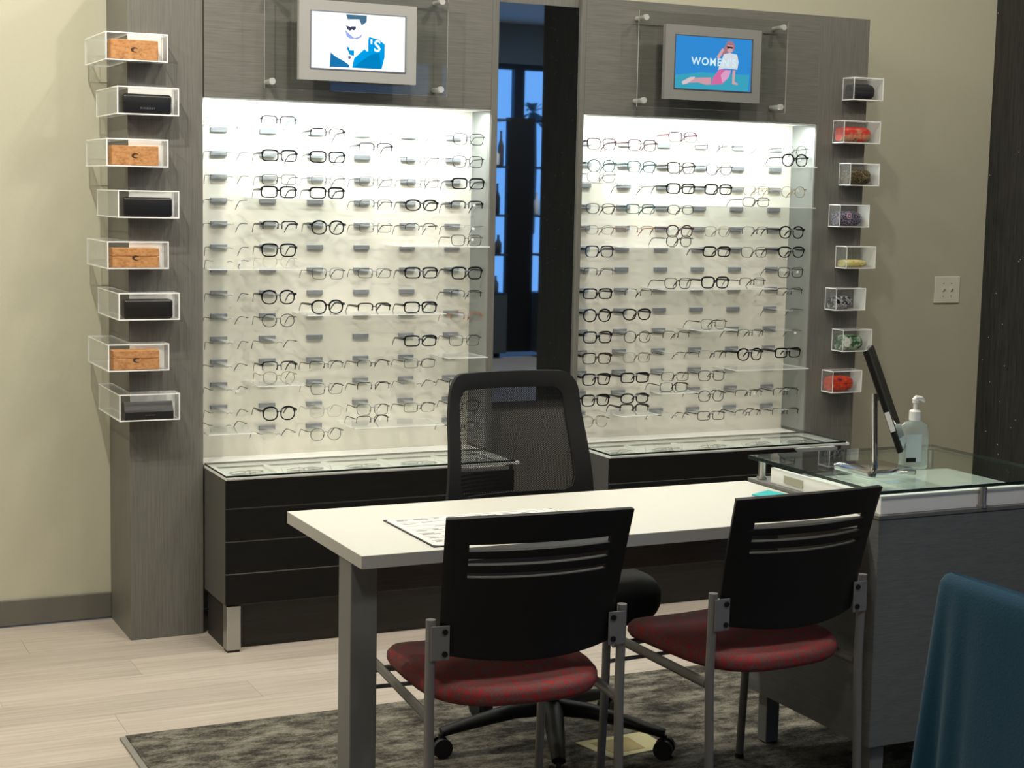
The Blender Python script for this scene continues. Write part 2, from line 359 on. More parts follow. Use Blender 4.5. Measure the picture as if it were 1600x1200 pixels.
def glasses_meshes(ty, sh):
    key = ty+sh
    if key in GM: return GM[key]
    d, fc, tc, ro, me_, style, th = FR[ty]; _, a, b, p, tp = SH[sh]
    fm = mat('frame_'+ty, fc, ro, me_); tm = mat('temple_'+ty, tc, ro, me_) if tc else fm
    cx = a+.0085
    wrap = lambda x: .9*x*x
    fr = new(); ends = []
    dep = .0016 if th > .0025 else .0009
    def P(x, y, z, s): return Vector((s*(cx)+x, y+wrap(s*cx+x), z))
    for s in (-1, 1):
        inn = outline(a, b, p, tp, 0, 0); thk = th if style != 'none' else .0004
        out = outline(a, b, p, tp, thk, thk*1.45 if th > .0025 else thk)
        idx = range(28) if style == 'full' else [i for i in range(28) if inn[i][2] > -.25]
        if style == 'half': idx = sorted(idx, key=lambda i: (2*math.pi*i/28+.6) % (2*math.pi))
        if style == 'none': idx = []
        idx = list(idx); rings = []
        for i in idx:
            x0, z0, _ = inn[i]; x1, z1, _ = out[i]
            rings.append([P(x0*s*1, -dep, z0, s) if s > 0 else P(-x0, -dep, z0, s), P(x1, -dep, z1, s) if s > 0 else P(-x1, -dep, z1, s), P(x1, dep, z1, s) if s > 0 else P(-x1, dep, z1, s), P(x0, dep, z0, s) if s > 0 else P(-x0, dep, z0, s)])
        if rings:
            if style == 'full': rings.append(rings[0])
            loft(fr, rings, caps=style != 'full')
        xe = s*(cx+a*(1+tp*.5)); ze = b*.52
        hx = s*.0685
        if th > .0025 and style != 'none':
            tube(fr, [(xe-s*.003, wrap(xe), ze), (hx, .004, ze+.001)], [.0030, .0032], 6, [.0016, .0018])
        elif style == 'none':
            eb = new(); tube(eb, [(xe-s*.0015, wrap(xe), ze), (xe+s*.002, wrap(xe)-.001, ze), (hx, .004, ze)], .0013, 6); E_ = mesh(eb, 'end_piece', 40); E_.materials.append(fm); ends.append(E_)
        else:
            tube(fr, [(xe-s*.0015, wrap(xe), ze), (xe+s*.002, wrap(xe)-.001, ze), (hx, .004, ze)], .0010, 6)
        if (th <= .0025 or style != 'full') and style != 'none':
            tube(fr, [(s*.0095, .002, -.001), (s*.0085, .005, -.004), (s*.0092, .006, -.009)], [.0006, .0012, .0012], 5)
    zb = b*.30; r = max(.0009, th*.55)
    tube(fr, [(-.0098, .0006, zb-.001), (-.004, -.0004, zb+.0022), (.004, -.0004, zb+.0022), (.0098, .0006, zb-.001)], [r*1.15, r, r, r*1.15], 6)
    FRONT = mesh(fr, 'front_frame', 40); FRONT.materials.append(fm)
    lens = []
    for s in (-1, 1):
        lb = new(); o1 = outline(a, b, p, tp, 0, 0)
        q = [P((x if s > 0 else -x), 0.0, z, s) for x, z, _ in o1]
        f = lb.verts.new(P(0, -.0012, 0, s)); vs = [lb.verts.new(c) for c in q]
        for i in range(28): lb.faces.new((f, vs[i], vs[(i+1) % 28]))
        L = mesh(lb, 'lens', 60); L.materials.append(lens_m); lens.append(L)
    temples = []
    for s in (-1, 1):
        tb = new(); ze = b*.52
        if th > .0025: hh, ww = [.0046, .0042, .0034, .0036, .0038, .0022], [.0012]*6
        elif th > .0015: hh, ww = [.0021, .0019, .0017, .0022, .0026, .0016], [.0009]*6
        else: hh, ww = [.0015, .0013, .0012, .0018, .0024, .0016], [.0009, .0008, .0008, .0011, .0013, .0010]
        tube(tb, [(s*.0685, .004, ze), (s*.0695, .03, ze), (s*.068, .080, ze-.001), (s*.066, .100, ze-.004), (s*.063, .122, ze-.020), (s*.061, .133, ze-.033)], hh, 6, ww)
        T = mesh(tb, 'temple', 50); T.materials.append(tm); temples.append(T)
    GM[key] = (FRONT, lens, temples, ends); return GM[key]
tagm = mesh(box(new(), -.0055, .0055, -.0006, 0, -.0045, .0045), 'price_tag'); tagm.materials.append(tag_m)
def make_glasses(ty, sh, loc, rz, label, group, rx=0, sticker=False):
    fr, lens, tem, ends = glasses_meshes(ty, sh)
    t = thing('eyeglasses', label, 'eyeglasses', loc, rz, group); t.rotation_euler = (rx, 0, rz)
    for nm, ms in (('front_frame', [fr]), ('lens', lens), ('temple', tem), ('end_piece', ends)):
        for m_ in ms:
            c = bpy.data.objects.new(nm, m_); COL.objects.link(c); c.parent = t
    if sticker:
        c = bpy.data.objects.new('price_tag', tagm); COL.objects.link(c); c.parent = t
        c.location = (.030+random.uniform(-.008, .006), -.0025+.9*.0009, random.uniform(0, .008)); c.rotation_euler = (0, random.uniform(-.3, .3), 0)
    return t
GRID = {'L': '''^rv ^Ur Hr rv rv kq|rv Kr Kr ^Hr mr kq|rv kr mr mr mr Kr|rv ^Kr ^Kr hr Kv Hr|rv Hr Ko mr hv rv|rv Kq - - _ ^bq|^rv ^co mq mr Kr Kq|rv Ko - - - hr|rv ko ^Ko ^Hr ^Kr or|rv rv - - Kr mq|rv Hq hr hv mr _|rv ^go mq hr rv kr|rv Ko cq mq mr kq|^rv rv mo ^hr _ mr''',
 'R': '''pq pq ^pr hr rv mo|to tq Bq ko _ ^Ko|^bq rv Kr Kr gr go|kc tr kv _ ^kr _|gv or po gq hq Ko|nq _ ^ko Kr bq Kc|hr - - - - kq|Kr hc ^kq ^Kq ^hq hr|Ko Kc - - - rv|Kq ko hr ^mq hr rv|Bq gq rv hr Ko Kr|Kq Kr br kq _ _|Kq Kv ^kr ko hr hq|go ^Hr rv kr hv hr'''}
SHELF = {'L': [(1, 1, 1), (1, 2, 2), (2, 4, 4), (4, 2, 3), (6, 5, 6), (7, 1, 2), (9, 3, 5), (11, 6, 6), (12, 2, 2), (14, 1, 1), (14, 4, 5)],
 'R': [(1, 3, 3), (2, 5, 6), (3, 1, 1), (4, 4, 6), (6, 2, 3), (8, 3, 5), (10, 4, 4), (12, 5, 6), (13, 3, 3), (14, 2, 2)]}
WHERE = {'L': ("under men's screen", 'case column'), 'R': ("under women's screen", 'tall mirror')}
GLF = YN-.150
for side, back in (('L', backL), ('R', backR)):
    for i, row in enumerate(GRID[side].split('|')):
        for j_, tok in enumerate(row.split()):
            x, z = COLX[side][j_], ROWZ[i]
            c = bpy.data.objects.new('clip', CLIP); COL.objects.link(c); c.parent = back; c.location = (x, YN, z)
            if tok in '-_': continue
            raised = tok[0] == '^'; tok = tok.lstrip('^')
            ty, sh = tok[0], tok[1]
            if not raised:
                c = bpy.data.objects.new('acrylic_arm', ARM); COL.objects.link(c); c.parent = back; c.location = (x, YN, z)
            _, a, b_, p, tp = SH[sh]
            zz = z-.006-(.004 if i > 8 else 0)-(b_-.0165)*.5 if not raised else z+.0120+b_+FR[ty][6]
            wh, ref = WHERE[side]
            lab = '%s %s eyeglasses %s, %s row down, %s from %s' % (FR[ty][0], SH[sh][0], wh, ORD[i], ORD[j_], ref)
            g = make_glasses(ty, sh, (x+random.uniform(-.003, .003), GLF+.002 if not raised else GLF+.004, zz), R(random.uniform(-3, 3)), lab, 'eyeglasses '+wh, R(random.uniform(-2, 2)) if not raised else 0, random.random() < (.45 if j_ > 3 else .12))
    for (row, c0, c1) in SHELF[side]:
        xa, xb = COLX[side][c0-1]-.088, COLX[side][c1-1]+.088
        if c1 == 6: xb = min(xb, (X2 if side == 'L' else X4)-.006)
        if c0 == 1: xa = max(xa, (X1 if side == 'L' else X3)+.004)
        z = ROWZ[row-1]+.0087
        bm = new(); box(bm, xa, xb, 5.632, YN-.0005, z, z+.003)
        lo = Vector(((xa+xb)/2, YN-.09, z))
        bmesh.ops.translate(bm, verts=bm.verts[:], vec=-lo)
        for f in bm.faces:
            if abs(f.normal.z) < .5: f.material_index = 1
        o = obj('acrylic_shelf', bm, [acrylic_shelf_m, acrylic_edge]); o.location = lo
        wh, ref = WHERE[side]
        n_ = c1-c0+1
        tag(o, 'clear acrylic shelf %s, %s row down, starting %s from %s' % (wh, ORD[row-1], ORD[c0-1], ref), 'shelf', 'acrylic shelf plates '+wh)

# ------------------------------------------------------------------ drawer cabinets below
def cabinet(label, xa, xb, notch, glass_r):
    t = thing('drawer_cabinet', label, 'cabinet', ((xa+xb)/2, (YK+YC)/2, 0))
    P = lambda nm, bm, m, **k: obj(nm, bm, m, t, world=True, **k)
    bm = new(); box(bm, xa, xa+.018, YK+.012, YC-.0005, ZKB, .604); box(bm, xb-.018, xb, YK+.012, YC-.0005, ZKB, .604); box(bm, xa+.018, xb-.018, YK+.012, YC-.0005, ZKB, .583); P('body', bm, grey_dark)
    bm = new(); box(bm, xa+.012, xb-.012, YK+.06, YC-.002, 0, ZKB-.001); P('plinth', bm, laminate('dark_umber_plinth', (.016, .014, .011), (.03, .026, .021), (9, 9, 200), .6) if 'dark_umber_plinth' not in MATS else MATS['dark_umber_plinth'])
    zs = [.168, .277, .391, .507, .606]
    for k in range(4):
        bm = new()
        if k < 3: box(bm, xa+.001, xb-.001, YK, YK+.0115, zs[k]+.0025, zs[k+1]-.0015, .001, 1)
        else: prism(bm, [(xa+.001, zs[3]+.0025), (xb-.001, zs[3]+.0025), (xb-.001, .586), (notch+.025, .586), (notch, .606), (xa+.001, .606)], 'y', YK, YK+.0115)
        P('drawer_front', bm, drawer_m)
        if k < 3:
            bm = new(); box(bm, xa+.001, xb-.001, YK+.003, YK+.008, zs[k+1]-.0014, zs[k+1]+.0024); P('edge_strip', bm, steel)
    for lx in (xa+.004, xb-.054):
        bm = new(); box(bm, lx, lx+.05, YK+.004, YK+.054, .008, ZKB-.001, .002, 1); lg = P('leg', bm, steel)
        bm = new(); box(bm, lx+.003, lx+.047, YK+.007, YK+.051, 0, .008); obj('foot', bm, rubber, lg)
    bm = new(); box(bm, xa+.018, xb-.018, YK+.0125, YN-.001, .5835, .599); P('tray_base', bm, tray_white)
    bm = new(); box(bm, xa, glass_r, YK+.001, YK+.03, .6065, .6155); box(bm, xa, xa+.03, YK+.03, YC-.001, .6065, .6155); box(bm, glass_r-.05, glass_r, YK+.03, YC-.001, .6065, .6155); P('tray_rim', bm, tray_white)
    bm = new(); box(bm, X1+.002 if xa < 2 else X3+.002, min(glass_r, X2-.004 if xa < 2 else X4-.004), YC, YN-.001, .6065, .6155)
    P('rear_ledge', bm, tray_white)
    # glass sheet, dark polished edge
    bm = new(); box(bm, xa-.001, glass_r-.02, YK-.004, YC-.001, .617, .624)
    for f in bm.faces:
        if abs(f.normal.z) < .5: f.material_index = 1
    P('glass_top', bm, [glass, glass_edge])
    for q in (.2, .40, .60, .80):
        bm = new(); xx = xa+(xb-xa)*q; box(bm, xx-.008, xx+.008, YK+.031, YC-.02, .5995, .610); P('tray_divider', bm, tray_white)
    return t
grey_dark = mat('grey_cabinet_side', (.085, .086, .080), .5)
cabinet("dark drawer cabinet with glass top under men's display", X1, 2.583, 2.328, 2.604)
cabinet("dark drawer cabinet with glass top under women's display", X3, 4.073, 3.829, 4.105)
for side, xa, xb, toks in (('L', X1, 2.583, ['kq', 'ko', 'bq', 'kr', 'mv']), ('R', X3, 4.073, ['br', 'kv', 'ko', 'bq', 'kr'])):
    for k, tok in enumerate(toks):
        xx = xa+(xb-xa)*(.1+.2*k)
        rr_ = R(random.uniform(-12, 12))
        g = make_glasses(tok[0], tok[1], (xx, 5.50, .6075), rr_, '%s %s eyeglasses lying in the %s tray under glass, %s' % (FR[tok[0]][0], SH[tok[1]][0], ORD[k], "men's drawer cabinet" if side == 'L' else "women's drawer cabinet"), "eyeglasses in glass-topped trays")
        g.rotation_euler = (R(-90), 0, rr_); g.location.z = .6125
        for c in g.children:          # temples folded behind the front
            if c.name.startswith('temple'):
                sg = 1 if c.data.vertices[0].co.x > 0 else -1
                H_ = Vector((sg*.0685, .004, 0)); a_ = R(87)*sg
                c.rotation_euler = (0, 0, a_); c.location = H_+Vector((0, .0015 if sg > 0 else .0042, 0))-Matrix.Rotation(a_, 3, 'Z') @ H_

# ------------------------------------------------------------------ acrylic case boxes and the cases in them
YF = YC-.078
def acrylic_box(x0, x1, z0, label, group, side):
    # clear box notched round the outer corner of its column
    z1 = z0+.094; t = thing('acrylic_case_box', label, 'display box', ((x0+x1)/2, YF, z0), 0, group); th = .004
    P = lambda nm, bm, m: obj(nm, bm, m, t, world=True)
    yb = 5.935
    if side == 'L': plan = [(x0, YF), (x1, YF), (x1, YC-.0015), (X0-.0015, YC-.0015), (X0-.0015, yb), (x0, yb)]; xo, oth = x0, x1
    else: plan = [(x0, YF), (x1, YF), (x1, yb), (X5+.0015, yb), (X5+.0015, YC-.0015), (x0, YC-.0015)]; xo, oth = x1, x0
    for nm, a, b in (('bottom_panel', z0, z0+th), ('top_panel', z1-th, z1)):
        bm = new(); prism(bm, plan, 'z', a, b); bm.faces.ensure_lookup_table(); bmesh.ops.recalc_face_normals(bm, faces=bm.faces[:])
        for f in bm.faces:
            if abs(f.normal.z) < .5: f.material_index = 1
        P(nm, bm, [clear_top, acrylic_edge])
    s = 1 if side == 'L' else -1
    bm = new(); box(bm, min(xo, xo+s*th), max(xo, xo+s*th), YF, yb, z0+th, z1-th)
    for f in bm.faces: f.material_index = 1 if abs(f.normal.x) < .5 else 0
    P('outer_side_panel', bm, [acrylic if side == 'L' else frosted, acrylic_edge])
    bm = new(); box(bm, min(oth, oth-s*th), max(oth, oth-s*th), YF, YC-.0015, z0+th, z1-th)
    for f in bm.faces: f.material_index = 1 if abs(f.normal.x) < .5 else 0
    P('inner_side_panel', bm, [clear_top, acrylic_edge])
    if side == 'L':
        bm = new(); box(bm, X0+.002, x1-.005, YC-.004, YC-.0015, z0+th, z1-th); P('white_backing', bm, tray_white)
    return t
clear_top = haze_glass('clear_acrylic_top', (.985, .99, .99), (.85, .87, .87), .05)
frosted = haze_glass('frosted_acrylic', (.95, .96, .96), (.88, .9, .9), .5)
ZB = [2.019, 1.841, 1.666, 1.493, 1.320, 1.144, .969, .795]
CASES_L = [('cork', 'cork box case with dark crescent mark'), ('blk', 'black rounded case with faint silver lettering'), ('cork', 'cork box case with dark crescent mark'), ('soft', 'plain black leather case with rounded corners'), ('corkp', 'cork box case with pencil-lined lid'), ('brn', 'very dark brown leather case'), ('corkd', 'cork box case with divided lid'), ('flip', 'black flip-top case with silver lettering')]
def rounded_case(bm, x0, x1, y0, y1, z0, z1, r): box(bm, x0, x1, y0, y1, z0, z1, r, 3)
for k in range(8):
    odd = k % 2 == 0
    xa, xb = ((1.137, 1.347) if odd else (1.174, 1.384)); z0 = ZB[k]
    kind, desc = CASES_L[k]
    acrylic_box(xa, xb, z0, 'clear acrylic box beside men\'s display holding %s, %s box down' % ({'c': 'cork case', 'b': 'dark case', 's': 'black case', 'f': 'black flip case'}[kind[0]], ORD[k]), 'acrylic case boxes beside men\'s display', 'L')
    t = thing('eyeglass_case', '%s in %s acrylic box down beside men\'s display' % (desc, ORD[k]), 'glasses case', ((xa+xb)/2, YC-.04, z0+.0045), 0)
    cw = .079 if kind[0] == 'c' else .084; h = .066
    y0, y1 = -.030, .032
    if kind.startswith('cork'):
        ox = -.012+(.006 if odd else 0)
        if kind == 'cork':
            obj('case_body', box(new(), ox-cw, ox+cw, y0, y1, 0, h, .0015, 1), cork_m, t)
        else:
            obj('case_body', box(new(), ox-cw, ox+cw, y0, y1, 0, .038, .0012, 1), cork_m, t)
            obj('lid', box(new(), ox-cw, ox+cw, y0, y1, .0392, h, .0012, 1), cork_m, t)
        # crescent mark
        bm = new(); pts = []
        for i in range(15): a = R(40+i*19); pts.append((ox+.0135*math.cos(a), .033+.0085*math.sin(a)))
        for i in range(14, -1, -1): a = R(52+i*17.5); pts.append((ox+.003+.0082*math.cos(a), .032+.0052*math.sin(a)))
        vs1 = [bm.verts.new((p[0], y0-.0006, p[1])) for p in pts]
        for i in range(14): bm.faces.new((vs1[i], vs1[i+1], vs1[28-i], vs1[29-i]))
        obj('crescent_mark', bm, cork_dark, t)
    else:
        m = {'blk': leather, 'soft': leather, 'brn': leather_b, 'flip': leather}[kind]
        if kind == 'flip':
            obj('case_body', prism(new(), [(y0, 0), (y1, 0), (y1, .052), (y0+.020, .060), (y0+.004, .030), (y0-.002, .026)], 'x', -cw, cw), m, t)
            obj('flap', prism(new(), [(y0-.0045, .002), (y0-.0025, .002), (y0-.0022, .0255), (y0+.0035, .031), (y0+.0015, .0325), (y0-.0045, .0265)], 'x', -cw+.001, cw-.001), mat('black_flap_leather', (.02, .02, .02), .35), t)
            bm = new()
            for i in range(6): box(bm, -.014+i*.006, -.010+i*.006, y0-.0056, y0-.0046, .013+.001*(i % 2), .0165)
            obj('lettering', bm, steel, t)
        else:
            bm = new(); box(bm, -cw, cw, y0, y1, 0, h, .012 if kind == 'blk' else .009, 4); obj('case_body', bm, m, t, smooth=50)
            bm = new(); box(bm, -cw-.0004, cw+.0004, y0-.0004, y1, .036, .0366); obj('lid_seam', bm, black_gap, t)
            if kind == 'blk':
                me = text_mesh('BURBERRY', .009, .0003, 1.25); me.materials.append(steel)
                o = obj('lettering', me, steel, t); o.location = (0, y0-.0006, .018); o.rotation_euler = (R(90), 0, 0)

# patterned cases on the right column
def pat(name, stops, scale, kind='voronoi', feature='F1', bg=None):
    m = mat(name, stops[0][1], .4); n, l, b = nodes(m)
    if kind == 'noise': t = add_noise(n, l, coords(n, l, (1, 1, 1)), scale, 4, .6); out = t.outputs['Fac']
    else:
        t = n.new('ShaderNodeTexVoronoi'); t.feature = feature; t.inputs['Scale'].default_value = scale; l.new(coords(n, l, (1, 1, 1)).outputs[0], t.inputs['Vector']); out = t.outputs['Distance']
    r = ramp(n, stops); r.color_ramp.interpolation = 'CONSTANT' if kind == 'hard' else 'LINEAR'; l.new(out, r.inputs[0]); l.new(r.outputs[0], b.inputs['Base Color']); return m
p_black = mat('black_woven_case', (.012, .012, .016), .6)
p_red = pat('red_paisley_print', [(.35, (.50, .02, .015)), (.52, (.62, .06, .04)), (.62, (.45, .28, .16)), (.7, (.10, .05, .04))], 22, 'noise')
p_leo = pat('leopard_print', [(.0, (.30, .24, .11)), (.035, (.24, .18, .08)), (.07, (.012, .010, .008)), (1, (.01, .01, .01))], 105, 'voronoi', 'DISTANCE_TO_EDGE')
p_pur = pat('purple_leaf_print', [(.0, (.34, .30, .40)), (.05, (.24, .21, .30)), (.10, (.02, .018, .03)), (1, (.02, .02, .03))], 95, 'voronoi', 'DISTANCE_TO_EDGE')
p_yel = pat('yellow_orange_print', [(.0, (.60, .16, .08)), (.25, (.62, .28, .12)), (.4, (.55, .52, .18)), (1, (.6, .58, .25))], 75)
p_bw = pat('black_white_scroll_print', [(.40, (.012, .012, .02)), (.50, (.015, .015, .02)), (.53, (.65, .65, .68)), (.57, (.02, .02, .03)), (.66, (.6, .6, .62))], 55, 'noise')
p_grn = pat('green_floral_print', [(.35, (.015, .03, .02)), (.48, (.05, .14, .06)), (.56, (.45, .55, .45)), (.66, (.04, .05, .04))], 40, 'noise')
p_org = pat('orange_flower_print', [(.0, (.6, .4, .2)), (.12, (.5, .08, .03)), (.3, (.62, .07, .02)), (.75, (.45, .03, .02)), (.95, (.02, .02, .06))], 60)
CASES_R = [(p_black, 'black fabric', 'plain'), (p_red, 'red paisley', 'plain'), (p_leo, 'leopard print', 'plain'), (p_pur, 'purple and black leaf print', 'purple'), (p_yel, 'slim yellow and orange', 'slim'), (p_bw, 'black and white scroll print', 'low'), (p_grn, 'green and white floral', 'green'), (p_org, 'orange-red flowered', 'org')]
for k in range(8):
    odd = k % 2 == 0; z0 = ZB[k]-.002
    xa, xb = ((4.204, 4.357) if odd else (4.160, 4.314))
    if k == 1: xa, xb = 4.163, 4.352
    m, desc, kind = CASES_R[k]
    acrylic_box(xa, xb, z0, 'clear acrylic box holding %s case, %s box down beside women\'s display' % (desc.split(' ')[0], ORD[k]), 'acrylic case boxes beside women\'s display', 'R')
    t = thing('eyeglass_case', 'rounded %s clamshell case in clear box beside women\'s display' % desc, 'glasses case', (xa+.005, YC-.038, z0+.0045), 0)
    L_, h = {'plain': (.126 if k != 1 else .160, .064), 'purple': (.136, .062), 'slim': (.128, .032), 'low': (.106, .056), 'green': (.126, .064), 'org': (.128, .064)}[kind]
    # body: rounded bar swelling in the middle, blunt rounded far end
    def half(zlo, zhi):
        bm = new(); rings = []
        N = 14
        for i in range(N+1):
            q = i/N; x = q*L_
            e = (1-abs(max(0, (q-.55)/.45))**(3.2 if kind == 'plain' else 2.2))**.5 if q > .55 else 1
            e *= .86+.14*min(1, q*5)
            e = max(e, .22)
            rings.append([Vector((x, .030*e*c, h/2+h/2*e*s)) for c, s in [(math.copysign(abs(math.cos(u))**.55, math.cos(u)), math.copysign(abs(math.sin(u))**.6, math.sin(u))) for u in [2*math.pi*v/24 for v in range(24)]]])
        if zlo is not None:
            for r0 in rings:
                for v in r0: v.z = max(zlo, min(zhi, v.z))
        loft(bm, rings); return bm
    obj('lower_shell', half(0, h*.52), m, t, smooth=45); obj('upper_shell', half(h*.535, h), m, t, smooth=45)
    if kind == 'purple':
        for r_, mm_, dy in ((.013, mat('print_lilac', (.45, .4, .5), .5), 0), (.009, mat('print_plum', (.2, .03, .08), .5), .0007), (.005, mat('print_pale_pink', (.6, .45, .5), .5), .0014)):
            bm = new(); cyl(bm, (.052, -.0312-dy, .042), (.052, -.0295-dy, .042), r_, 18); obj('medallion_print', bm, mm_, t)
    if kind == 'green':
        bm = new()
        for a in range(6): cyl(bm, (.026+.010*math.cos(a), -.0312-.0001*a, .034+.012*math.sin(a)), (.026+.010*math.cos(a), -.029, .034+.012*math.sin(a)), .009, 10)
        obj('white_flower_print', bm, mat('print_white', (.7, .74, .68), .5), t)

# ------------------------------------------------------------------ screens
def flat(pts, y, m, parent, name='screen_image'):
    bm = new(); vs = [bm.verts.new((p[0], y, p[1])) for p in pts]; f = bm.faces.new(vs); bmesh.ops.triangulate(bm, faces=[f]); return obj(name, bm, m, parent)
def screen(label, xc, z0, z1, frame_col, bgc, polys, word, wu, wv, wsize, wcol, cropmap, strength):
    x0, x1 = xc-.2205, xc+.2205; yf = YC-.105
    t = thing('picture_screen', label, 'screen', (xc, YC-.08, z0))
    P = lambda nm, bm, m, **k: obj(nm, bm, m, t, world=True, **k)
    sx0, sx1, sz0, sz1 = x0+.0445, x1-.0445, z0+.042, z1-.040
    bm = new()
    box(bm, x0, x1, yf, yf+.022, z0, sz0); box(bm, x0, x1, yf, yf+.022, sz1, z1); box(bm, x0, sx0, yf, yf+.022, sz0, sz1); box(bm, sx1, x1, yf, yf+.022, sz0, sz1)
    P('bezel', bm, frame_col)
    bm = new(); e = .004
    box(bm, sx0-e, sx1+e, yf-.002, yf, sz0-e, sz0); box(bm, sx0-e, sx1+e, yf-.002, yf, sz1, sz1+e); box(bm, sx0-e, sx0, yf-.002, yf, sz0, sz1); box(bm, sx1, sx1+e, yf-.002, yf, sz0, sz1)
    P('inner_trim', bm, steel)
    bm = new(); box(bm, x0+.02, x1-.02, yf+.022, YC-.068, z0+.02, z1-.02); P('housing', bm, black_plastic)
    sc = P('display', box(new(), sx0, sx1, yf+.003, yf+.02, sz0, sz1), emit('screen_bg_'+word, bgc, strength))
    (ax, ay), (bx, by), (dx, dy) = cropmap     # top-left, top-right, bottom-left in traced units
    def uv(p):
        u = (p[0]-ax)/(bx-ax); v = (p[1]-ay-(by-ay)*u)/(dy-ay); return (sx0+u*(sx1-sx0), sz1-v*(sz1-sz0))
    for k, (c, pts) in enumerate(polys):
        pp = [uv(p) for p in pts]; pp = [(min(max(a, sx0), sx1), min(max(b, sz0), sz1)) for a, b in pp]
        flat(pp, yf+.0028-.0001*k, emit('screen_%s_%d' % (word, k), c, strength), sc)
    me = text_mesh(word, wsize, 0, 1.15); o = obj('lettering', me, emit('screen_text_'+word, wcol, strength), sc)
    c = uv((wu, wv)); o.location = (c[0], yf+.0028-.0001*(len(polys)+1), c[1]); o.rotation_euler = (R(90), 0, 0)
    return t
silver = mat('silver_bezel', (.42, .42, .40), .4, .3); greyb = mat('grey_bezel', (.26, .26, .25), .45, .2)
men = [((.86, .88, 1.0), [(425, 60), (520, 66), (480, 426), (425, 422)]),
 ((.06, .15, .24), [(640, 80), (770, 88), (768, 130), (738, 152), (722, 112), (690, 108), (650, 112)]),
 ((.30, .38, .75), [(634, 180), (660, 205), (690, 232), (720, 226), (742, 205), (735, 228), (705, 243), (668, 238), (645, 222)]),
 ((.05, .06, .12), [(640, 152), (670, 162), (672, 158), (700, 158), (702, 172), (690, 184), (678, 178), (664, 186), (648, 176)]),
 ((.0, .30, .70), [(785, 225), (850, 245), (884, 275), (884, 360), (866, 437), (680, 425), (692, 365), (738, 378), (762, 300), (776, 262)]),
 ((.0, .20, .48), [(740, 380), (800, 340), (850, 330), (866, 437), (690, 425)]),
 ((.01, .16, .38), [(545, 325), (580, 355), (625, 380), (662, 408), (662, 424), (541, 418)]),
 ((.0, .28, .65), [(640, 285), (692, 308), (690, 350), (664, 340)]),
 ((.1, .15, .3), [(655, 350), (668, 350), (672, 362), (664, 370), (655, 364)])]
screen("silver framed screen showing a man in a blue jacket and the word MEN'S", 2.0215, 1.985, 2.262, silver, (1, 1, 1), men, "MEN'S", 718, 282, .056, (1, 1, 1), ((425, 60), (1012, 97), (425, 422)), 1.15)
women = [((.05, .40, .55), [(535, 470), (700, 455), (1012, 470), (1005, 572), (530, 552)]),
 ((.42, .20, .24), [(868, 256), (900, 258), (915, 290), (912, 318), (880, 322), (850, 342), (806, 356), (826, 318), (850, 296)]),
 ((.72, .40, .40), [(868, 282), (904, 286), (900, 322), (886, 336), (868, 326)]),
 ((.03, .02, .04), [(864, 290), (902, 294), (900, 306), (884, 302), (868, 306)]),
 ((.72, .42, .45), [(802, 356), (836, 302), (848, 312), (822, 362), (812, 374)]),
 ((.72, .78, .85), [(846, 340), (882, 332), (930, 342), (940, 388), (934, 436), (856, 428), (812, 438), (834, 388)]),
 ((.72, .16, .38), [(822, 434), (896, 440), (880, 488), (842, 526), (770, 532), (786, 482)]),
 ((.75, .38, .62), [(860, 440), (896, 440), (880, 488), (842, 520), (830, 470)]),
 ((.68, .36, .42), [(772, 486), (680, 488), (618, 508), (622, 520), (690, 516), (740, 532), (768, 530)]),
 ((.75, .60, .62), [(590, 512), (640, 484), (672, 482), (668, 492), (624, 524), (596, 530)]),
 ((.70, .40, .42), [(904, 440), (922, 440), (918, 512), (942, 526), (938, 534), (904, 526)])]
screen("grey framed screen showing a seated woman on blue and the word WOMEN'S", 3.5025, 1.982, 2.267, greyb, (.035, .28, .72), women, "WOMEN'S", 785, 392, .041, (.72, .95, 1.0), ((545, 225), (1020, 250), (530, 552)), .9)
for label, x0, x1, z0, z1 in (("clear acrylic panel on four standoffs behind the men's screen", 1.690, 2.383, 1.951, 2.316), ("clear acrylic panel on four standoffs behind the women's screen", 3.185, 3.878, 1.949, 2.316)):
    t = thing('screen_mount', label, 'mount', ((x0+x1)/2, YC-.06, z0))
    bm = new(); box(bm, x0, x1, YC-.064, YC-.058, z0, z1)
    for f in bm.faces:
        if abs(f.normal.y) < .5: f.material_index = 1
    obj('sheet', bm, [acrylic_clear := MATS.get('acrylic_clear') or thin_glass('acrylic_clear', (.93, .94, .93)), mat('acrylic_soft_edge', (.45, .46, .44), .3)], t, world=True)
    for x in (x0+.024, x1-.030):
        for z in (z0+.024, z1-.026):
            bm = new(); cyl(bm, (x, YC-.0005, z), (x, YC-.0575, z), .0085, 14); cyl(bm, (x, YC-.0645, z), (x, YC-.078, z), .0115, 16); obj('standoff', bm, mat('satin_standoff', (.62, .62, .60), .3, .35), t, world=True, smooth=40)

# ------------------------------------------------------------------ table
TZ = .78; TX0, TX1, TY0, TY1 = 1.258, 2.655, 3.405, 3.957
t = thing('consulting_table', 'long white topped table with grey edge and square grey legs', 'table', ((TX0+TX1)/2, (TY0+TY1)/2, 0))
P = lambda nm, bm, m, **k: obj(nm, bm, m, t, world=True, **k)
bm = new(); box(bm, TX0, TX1, TY0, TY1, TZ-.031, TZ, .0008, 1)
for f in bm.faces:
    if abs(f.normal.z) < .5: f.material_index = 1
P('table_top', bm, [white_lam, grey_edge])
leg_m = mat('grey_painted_leg', (.17, .175, .175), .5)
for lx in (1.262,):
    for ly in (3.485,):
        bm = new(); box(bm, lx, lx+.066, ly, ly+.085, .012, TZ-.032, .002, 1); P('leg', bm, leg_m)
bm = new(); box(bm, 1.33, 2.555, 3.64, 3.66, .632, TZ-.032); P('apron', bm, apron_m)

